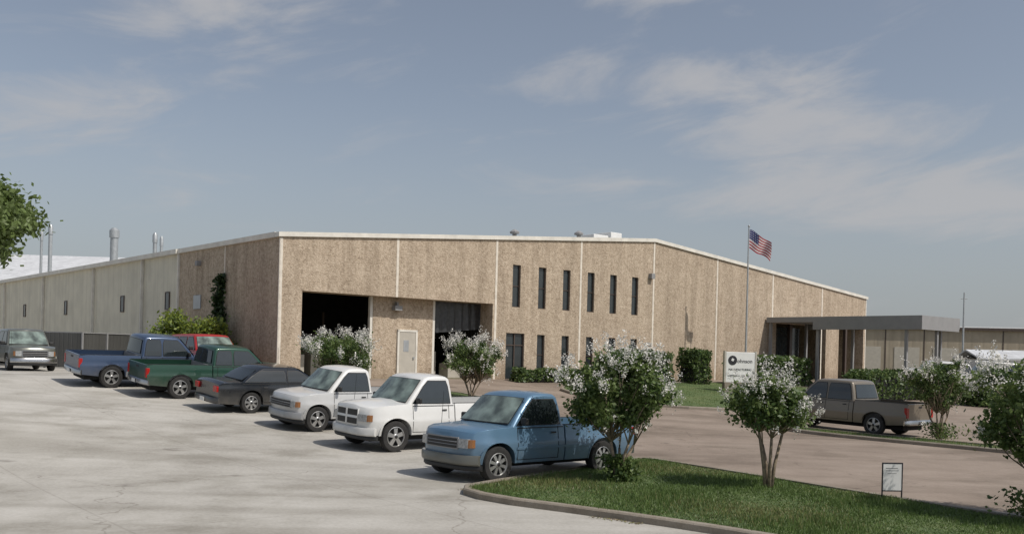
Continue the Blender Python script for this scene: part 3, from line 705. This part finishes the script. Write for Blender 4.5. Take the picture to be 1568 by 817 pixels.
    boxes('licence_plate',[(tail-.12,tail-.105,-.16,.16,rk+.06,rk+.18)],M['signw'],e)
    g0,g1=sp.get('grz',(rk+.27,hz-.12)); gw=sp.get('gw',W/2-.40)
    def curved(nm,y0,y1,z0,z1,off,mat,thick=.08,n=6,wrapx=0):
        V=[];F=[]
        for i in range(n+1):
            y=y0+(y1-y0)*i/n; x=fo+nosex(y)+off- (wrapx*(i/n)**2)
            V+=[(x,y,z0),(x-.012,y,z1),(x-thick,y,z1),(x-thick,y,z0)]
        for i in range(n):
            for k in range(4): F.append((i*4+k,i*4+(k+1)%4,(i+1)*4+(k+1)%4,(i+1)*4+k))
        F+=[(0,1,2,3),tuple(len(V)-4+k for k in range(4))]
        pymesh(nm,V,F,mat,e)
    gm=sp.get('grmat',M['chrome'])
    curved('grille_surround',-gw-.025,gw+.025,g0-.025,g1+.025,.018,gm); curved('grille',-gw,gw,g0,g1,.024,M['black'])
    if sp.get('cross'):
        curved('grille_bar',-gw,gw,(g0+g1)/2-.03,(g0+g1)/2+.03,.034,gm,thick=.03); curved('grille_bar',-.035,.035,g0,g1,.036,gm,thick=.03,n=1)
    else:
        for q in (.33,.66): curved('grille_bar',-gw,gw,g0+(g1-g0)*q-.007,g0+(g1-g0)*q+.007,.030,M['gray'],thick=.02)
    hl0,hl1=sp.get('hlz',(g0+.01,g1+.0)); 
    for sg in (1,-1):
        a,b=gw+.04,W/2-.20
        curved('headlight',sg*a,sg*b,hl0,hl1,.022,M['lamp'],n=4)
        curved('turn_signal',sg*(b+.005),sg*(b+.075),hl0+.01,hl1-.01,.016,M['amber'],n=2,wrapx=.03)
    tz0,tz1=sp.get('tlz',(.72,zb-.1))
    V=[];F=[]
    for sg in (1,-1):
        k=len(V); y1=sy(tail+.02,.9)+.012; y0=y1-sp.get('tlw',.15); 
        V+=[(x,sg*y,z) for x in (tail-.012,tail+.10) for y in (y0,y1) for z in (tz0,tz1)]; F+=[tuple(i+k for i in q) for q in BOXF]
    pymesh('tail_lamps',V,F,M['red'],e,bevel=.01)
    for xs in sp['seams']: strip('door_seam',[(xs,rk+.06),(xs,zb-.01)],.014,M['under'])
    strip('rocker_seam',[(sp['seams'][0],rk+.07),(sp['seams'][-1],rk+.07)],.012,M['under'])
    strip('belt_moulding',[(ax-.15,zb-.03),(dx+.02,zb-.03)],.02,M['black'],off=.006)
    if sp.get('mould'): strip('side_moulding',[(-ra-.03,.66),(-wb+ra+.03,.66)],.05,sp['mould'],off=.014)
    if sp.get('lower'): strip('lower_panel',[(-ra-.03,.5),(-wb+ra+.03,.5)],.2,sp['lower'],off=.006); 
    for xh in sp['handles']: strip('door_handle',[(xh,zb-.14),(xh+.14,zb-.14)],.032,M['black'],off=.022)
    if pick: strip('fuel_door',[(-wb+.62,zb-.32),(-wb+.62,zb-.16)],.16,col,off=.004)
    mv=[]
    for sg in (1,-1):
        y=yb+.02; a_=(ax-.31,ax-.22,min(sg*y,sg*(y+.19)),max(sg*y,sg*(y+.19)),zb+.03,zb+.18); mv.append(a_)
    boxes('side_mirrors',mv,sp.get('mirmat',M['black']),e,bevel=.03)
    V=[];F=[]
    for yy in (-.55,.05): tube(V,F,[(ax+.09,yy,zb+.03),(ax-.08,yy+.5,zb+.14)],[.012,.008],5)
    pymesh('wipers',V,F,M['black'],e)
    V=[];F=[]; tube(V,F,[(.15,-W/2+.16,hz+.02),(.10,-W/2+.15,hz+.75)],[.006,.004],4); pymesh('radio_antenna',V,F,M['black'],e)
    for xw in (0,-wb):
        pts=[(xw-(ra+.012)*math.cos(math.pi*k/16),rk+(ra+.012+Rw-rk)*math.sin(math.pi*k/16)**.85) for k in range(17)]
        strip('wheel_arch_lip',pts,.024,sp.get('lip',col),off=.012)
    return e
paint=paintmat
H1=(-math.cos(A),-math.sin(A)); H2=(math.cos(A),math.sin(A))
blue=paint('blue_paint',(.115,.215,.325)); whitep=paint('white_paint',(.70,.70,.68),metal=0,rough=.3); silver=paint('silver_paint',(.42,.43,.44),metal=.4); palew=paint('pale_silver_paint',(.58,.585,.58),metal=.1); blackp=paint('black_paint',(.018,.022,.028),metal=.2,rough=.2)
green=paint('green_paint',(.018,.065,.042)); navy=paint('navy_paint',(.045,.075,.14)); brown=paint('taupe_paint',(.20,.17,.13),metal=.3); redp=paint('red_paint',(.42,.03,.03)); greyp=paint('grey_paint',(.16,.165,.145),metal=.4)
def pk(**k):
    d=dict(W=1.95,wb=2.98,fo=.80,ro=1.05,belt=1.10,roof=1.74,hz0=1.0,hood=[(.3,1.055),(-.40,1.10)],cab=(-.36,-.98,-1.72,-1.80),paint=blue,seams=[-.50,-1.62],handles=[-1.55],Rw=.36,rk=.36,bedz=1.10)
    d.update(k); return d
vehicle('pickup_truck',(-.28,19.2),H1,'F','L',pk(fo=.72,mirmat=M['black'],bump=greyp,rbump=M['chrome'],mould=blue,gw=.50,spokes=8,sw=.03,grmat=M['gray'],grz=(.68,.87)))
vehicle('pickup_truck',(-2.93,24.0),H1,'F','L',pk(W=2.02,wb=3.06,fo=.84,ro=1.15,belt=1.18,roof=1.88,hz0=1.10,hood=[(.35,1.16),(-.40,1.2)],bulge=.04,paint=whitep,Rw=.39,rk=.42,cross=True,gw=.47,bedz=1.2,grmat=whitep,grz=(.68,1.04),hlz=(.76,.94),bump=whitep,lip=whitep,mirmat=M['black'],spokes=5,sw=.05))
vehicle('pickup_truck',(-5.57,27.3),H1,'F','L',pk(fo=.72,paint=palew,cabpaint=whitep,belt=1.12,roof=1.78,bump=silver,hood=[(.3,1.06),(-.40,1.12)],W=1.98,seams=[-.50,-1.62],grmat=silver,grz=(.68,.86)))
vehicle('sedan_car',(-8.35,30.5),H2,'R','R',dict(W=1.86,wb=2.80,fo=.98,ro=1.15,belt=.97,roof=1.44,hz0=.74,bed=False,hood=[(.4,.86),(-.45,.96)],rear=[(-2.95,.99),(-3.75,.97),(-3.9,.9)],cab=(-.42,-1.15,-2.45,-3.15),tum=.2,
   paint=blackp,seams=[-.55,-1.55,-2.5],handles=[-1.45,-2.42],split=[-1.58],Rw=.335,rk=.27,bump=blackp,gw=.38,tlz=(.68,.86),tlw=.3,spokes=7,sw=.035,grmat=blackp,mirmat=blackp,grz=(.5,.62)))
vehicle('pickup_truck',(-11.4,32.7),H2,'R','R',pk(W=2.0,wb=3.5,ro=1.15,belt=1.14,roof=1.76,hz0=1.08,hood=[(.35,1.12),(-.42,1.16)],paint=green,cab=(-.40,-1.0,-2.25,-2.36),split=[-1.62],seams=[-.52,-1.62,-2.2],handles=[-1.55],Rw=.385,rk=.42,bedz=1.16,mirmat=green))
vehicle('pickup_truck',(-14.3,34.0),H2,'R','R',pk(W=1.95,wb=3.4,ro=1.1,belt=1.14,roof=1.84,hz0=1.05,hood=[(.35,1.10),(-.42,1.16)],paint=navy,cab=(-.40,-1.0,-2.25,-2.36),split=[-1.62],seams=[-.52,-1.62,-2.2],handles=[-1.55],Rw=.385,rk=.42,bedz=1.16,lower=silver,rbump=M['chrome']))
vehicle('pickup_truck',(13.0,34.0),(-.644,.765),'R','L',pk(W=2.0,wb=3.55,fo=.95,ro=1.2,belt=1.18,roof=1.88,hz0=1.08,hood=[(.35,1.16),(-.45,1.2)],paint=brown,cab=(-.42,-1.1,-2.55,-2.72),split=[-1.62],seams=[-.55,-1.6,-2.55],handles=[-1.5,-2.45],Rw=.39,rk=.42,bedz=1.22,rbump=M['chrome'],mirmat=brown,bedmat=M['black']))
suv=dict(W=1.95,wb=2.95,fo=.9,ro=1.1,belt=1.12,roof=1.84,hz0=1.0,bed=False,hood=[(.35,1.08),(-.42,1.13)],rear=[(-3.95,1.12),(-4.02,1.0)],cab=(-.40,-1.0,-3.65,-3.92),split=[-1.6,-2.6],seams=[-.52,-1.6,-2.55],handles=[-1.5,-2.45],Rw=.37,rk=.38)
vehicle('suv_car',(-22.3,42.3),(.62,-.78),'F','R',dict(suv,paint=greyp,gw=.5))
vehicle('suv_car',(-12.7,38.9),(.644,-.765),'F','R',dict(suv,paint=redp,roof=1.78,bump=redp))
vehicle('suv_car',(31.2,73),(-1,.1),'F','L',dict(suv,paint=whitep)); vehicle('suv_car',(36.2,75),(-1,.1),'F','L',dict(suv,paint=whitep,roof=2.1))
# ---------------------------------------------------------------- signs and flag
sx,sy_=12.45,52.0; sz=gxy(sx,sy_)+.09
sg=empty('monument_sign',Matrix.Translation((sx,sy_,sz))@Matrix.Rotation(math.radians(12),4,'Z'))
box('sign_panel',-.85,.85,-.08,.08,.55,2.2,M['signw'],sg,bevel=.02)
boxes('sign_base',[(-.95,.95,-.16,.16,-.3,.5),(-.95,.95,-.12,.12,.5,.55)],M['kerb'],sg,bevel=.02)
boxes('sign_posts',[(-.95,-.85,-.1,.1,.55,2.25),(.85,.95,-.1,.1,.55,2.25)],M['door'],sg)
V=[];F=[]; tube(V,F,[(-.47,-.075,1.75),(-.47,-.092,1.75)],[.26,.26],20); pymesh('logo',V,F,M['ink'],sg)
V=[];F=[]; tube(V,F,[(-.47,-.093,1.78),(-.47,-.096,1.78)],[.1,.1],4); pymesh('logo_mark',V,F,M['signw'],sg)
def text(body,x,z,size):
    cu=bpy.data.curves.new('sign_text','FONT'); cu.body=body; cu.size=size; cu.extrude=.004; cu.materials.append(M['ink'])
    o=bpy.data.objects.new('sign_text',cu); link(o,sg); o.rotation_euler=(math.radians(90),0,0); o.location=(x,-.088,z)
text('ohnson',-.2,1.62,.30); text('MANUFACTURING',-.7,1.2,.16); text('SHIPPING & RECEIVING',-.7,.88,.12)
yx,yy=7.08,17.6
ys=empty('yard_sign',Matrix.Translation((yx,yy,gxy(yx,yy)+.09))@Matrix.Rotation(math.radians(6),4,'Z'))
boxes('frame',[(-.2,-.18,-.01,.01,-.1,.68),(.18,.2,-.01,.01,-.1,.68),(-.18,.18,-.01,.01,.66,.68),(-.18,.18,-.01,.01,.15,.17)],M['ink'],ys)
box('panel',-.18,.18,-.006,.006,.17,.66,M['signw'],ys)
boxes('lettering',[(-.13,.10,-.009,-.006,.57,.585),(-.13,.12,-.009,-.006,.53,.54),(-.1,.08,-.009,-.006,.48,.487)],M['gray'],ys)
fx,fy=13.85,56.5; fz=gxy(fx,fy)
fp=empty('flagpole',Matrix.Translation((fx,fy,fz)))
V=[];F=[]; tube(V,F,[(0,0,-.1),(0,0,5),(0,0,10.45-fz)],[.07,.055,.035],10); tube(V,F,[(0,0,10.43-fz),(0,0,10.5-fz),(0,0,10.57-fz)],[.03,.075,.02],10); tube(V,F,[(0,0,-.05),(0,0,.25)],[.14,.1],10)
pymesh('pole',V,F,M['galv'],fp,smooth=True,ang=40)
M['fr']=simple('flag_red',(.32,.03,.045),.8); M['fw']=simple('flag_white',(.6,.58,.58),.8); M['fb']=simple('flag_blue',(.03,.04,.14),.8)
nu,nv=39,26; V=[];F=[];mi=[]
for i in range(nu+1):
    for j in range(nv+1):
        u=i/nu; v_=j/nv
        x=.05+1.28*u*(1-.12*v_)+.12*v_*u; z=-1.15*v_*(1-.10*u)-.78*u**1.1+.06*math.sin(u*9+v_*2); y=.20*math.sin(u*10+v_*2.5)*(u+.1)
        V.append((x,y,10.3-fz+z))
for i in range(nu):
    for j in range(nv):
        F.append((i*(nv+1)+j,(i+1)*(nv+1)+j,(i+1)*(nv+1)+j+1,i*(nv+1)+j+1))
        if i<16 and j<14: mi.append(1 if (i%3==1 and j%3==1) else 2)
        else: mi.append(0 if (j//2)%2==0 else 1)
pymesh('flag',V,F,[M['fr'],M['fw'],M['fb']],fp,midx=mi,smooth=True)
# ---------------------------------------------------------------- light
sd=Vector((.86,-.5,0)).normalized(); el=math.radians(52)
sun=bpy.data.lights.new('sun','SUN'); sun.energy=3.3; sun.angle=math.radians(.6); sun.color=(1,.945,.87)
so=bpy.data.objects.new('sun',sun); link(so); dv=Vector((sd.x*math.cos(el),sd.y*math.cos(el),math.sin(el)))
so.rotation_euler=dv.to_track_quat('Z','Y').to_euler()
w=bpy.data.worlds.new('World'); scene.world=w; w.use_nodes=True; nt=w.node_tree; bg=nt.nodes['Background']
sky=N(nt,'ShaderNodeTexSky',sky_type='NISHITA'); sky.sun_disc=False; sky.sun_elevation=el; sky.sun_rotation=math.atan2(sd.x,sd.y); sky.air_density=1.0; sky.dust_density=2.0; sky.ozone_density=1.5
hs=N(nt,'ShaderNodeHueSaturation'); hs.inputs['Saturation'].default_value=.66; hs.inputs['Value'].default_value=.70; L(nt,sky.outputs[0],hs.inputs['Color'])
tc=N(nt,'ShaderNodeTexCoord'); sp=N(nt,'ShaderNodeSeparateXYZ'); L(nt,tc.outputs['Generated'],sp.inputs[0])
def mth(op,a,b=None,c=None):
    n=N(nt,'ShaderNodeMath',operation=op)
    for i,x in enumerate((a,b,c)):
        if x is None: continue
        if isinstance(x,(int,float)): n.inputs[i].default_value=x
        else: L(nt,x,n.inputs[i])
    return n.outputs[0]
az=mth('ARCTAN2',sp.outputs['X'],sp.outputs['Y']); elv=mth('ARCSINE',sp.outputs['Z'])
cb=N(nt,'ShaderNodeCombineXYZ'); L(nt,mth('MULTIPLY',az,5.0),cb.inputs[0]); L(nt,mth('MULTIPLY_ADD',elv,17.0,mth('MULTIPLY',az,-2.4)),cb.inputs[1])
n1=N(nt,'ShaderNodeTexNoise',Scale=1.0,Detail=8.0,Roughness=.60,Distortion=.5); L(nt,cb.outputs[0],n1.inputs['Vector'])
cov=None
for a_,e_,ra_,re_,s_ in ((-.44,.22,.18,.04,.26),(-.27,.345,.12,.025,.30),(.20,.27,.20,.045,.26),(.42,.17,.25,.045,.24),(.06,.37,.12,.02,.16),(.25,.15,.3,.03,.14),(1.5,.5,.5,.2,.2),(-1.8,.4,.6,.2,.2),(3.0,.4,.5,.2,.2)):
    dx=mth('DIVIDE',mth('SUBTRACT',az,a_),ra_); dy=mth('DIVIDE',mth('SUBTRACT',elv,mth('MULTIPLY_ADD',mth('SUBTRACT',az,a_),.30 if a_<0 else -.1,e_)),re_)
    g=mth('MULTIPLY',mth('EXPONENT',mth('MULTIPLY',mth('ADD',mth('MULTIPLY',dx,dx),mth('MULTIPLY',dy,dy)),-1.0)),s_)
    cov=g if cov is None else mth('ADD',cov,g)
s1=mth('ADD',n1.outputs['Fac'],cov)
mr=N(nt,'ShaderNodeMapRange',interpolation_type='SMOOTHSTEP'); mr.inputs['From Min'].default_value=.55; mr.inputs['From Max'].default_value=.86; L(nt,s1,mr.inputs[0])
hz=N(nt,'ShaderNodeMapRange',interpolation_type='SMOOTHSTEP'); hz.inputs['From Min'].default_value=.0; hz.inputs['From Max'].default_value=.28; hz.inputs['To Min'].default_value=.65; hz.inputs['To Max'].default_value=0; L(nt,sp.outputs['Z'],hz.inputs[0])
mx=N(nt,'ShaderNodeMix',data_type='RGBA'); mx.inputs['B'].default_value=(2.65,2.85,3.05,1); L(nt,hz.outputs[0],mx.inputs['Factor']); L(nt,hs.outputs[0],mx.inputs['A'])
m2=N(nt,'ShaderNodeMix',data_type='RGBA'); m2.inputs['B'].default_value=(3.35,3.32,3.38,1); L(nt,mth('MULTIPLY',mr.outputs[0],.75),m2.inputs['Factor']); L(nt,mx.outputs['Result'],m2.inputs['A'])
L(nt,m2.outputs['Result'],bg.inputs['Color']); bg.inputs['Strength'].default_value=.14
# ---------------------------------------------------------------- camera
cd=bpy.data.cameras.new('camera'); co=bpy.data.objects.new('camera',cd); link(co)
cd.sensor_width=36; cd.lens=33.5; cd.shift_y=.0842; cd.clip_end=3000; cd.clip_start=.1
co.matrix_world=Matrix.Translation((0,0,2.6))@Matrix.Rotation(math.radians(90),4,'X')@Matrix.Rotation(math.radians(1.5),4,'Z')
scene.camera=co
scene.view_settings.view_transform='Standard'; scene.view_settings.look='None'; scene.view_settings.exposure=0
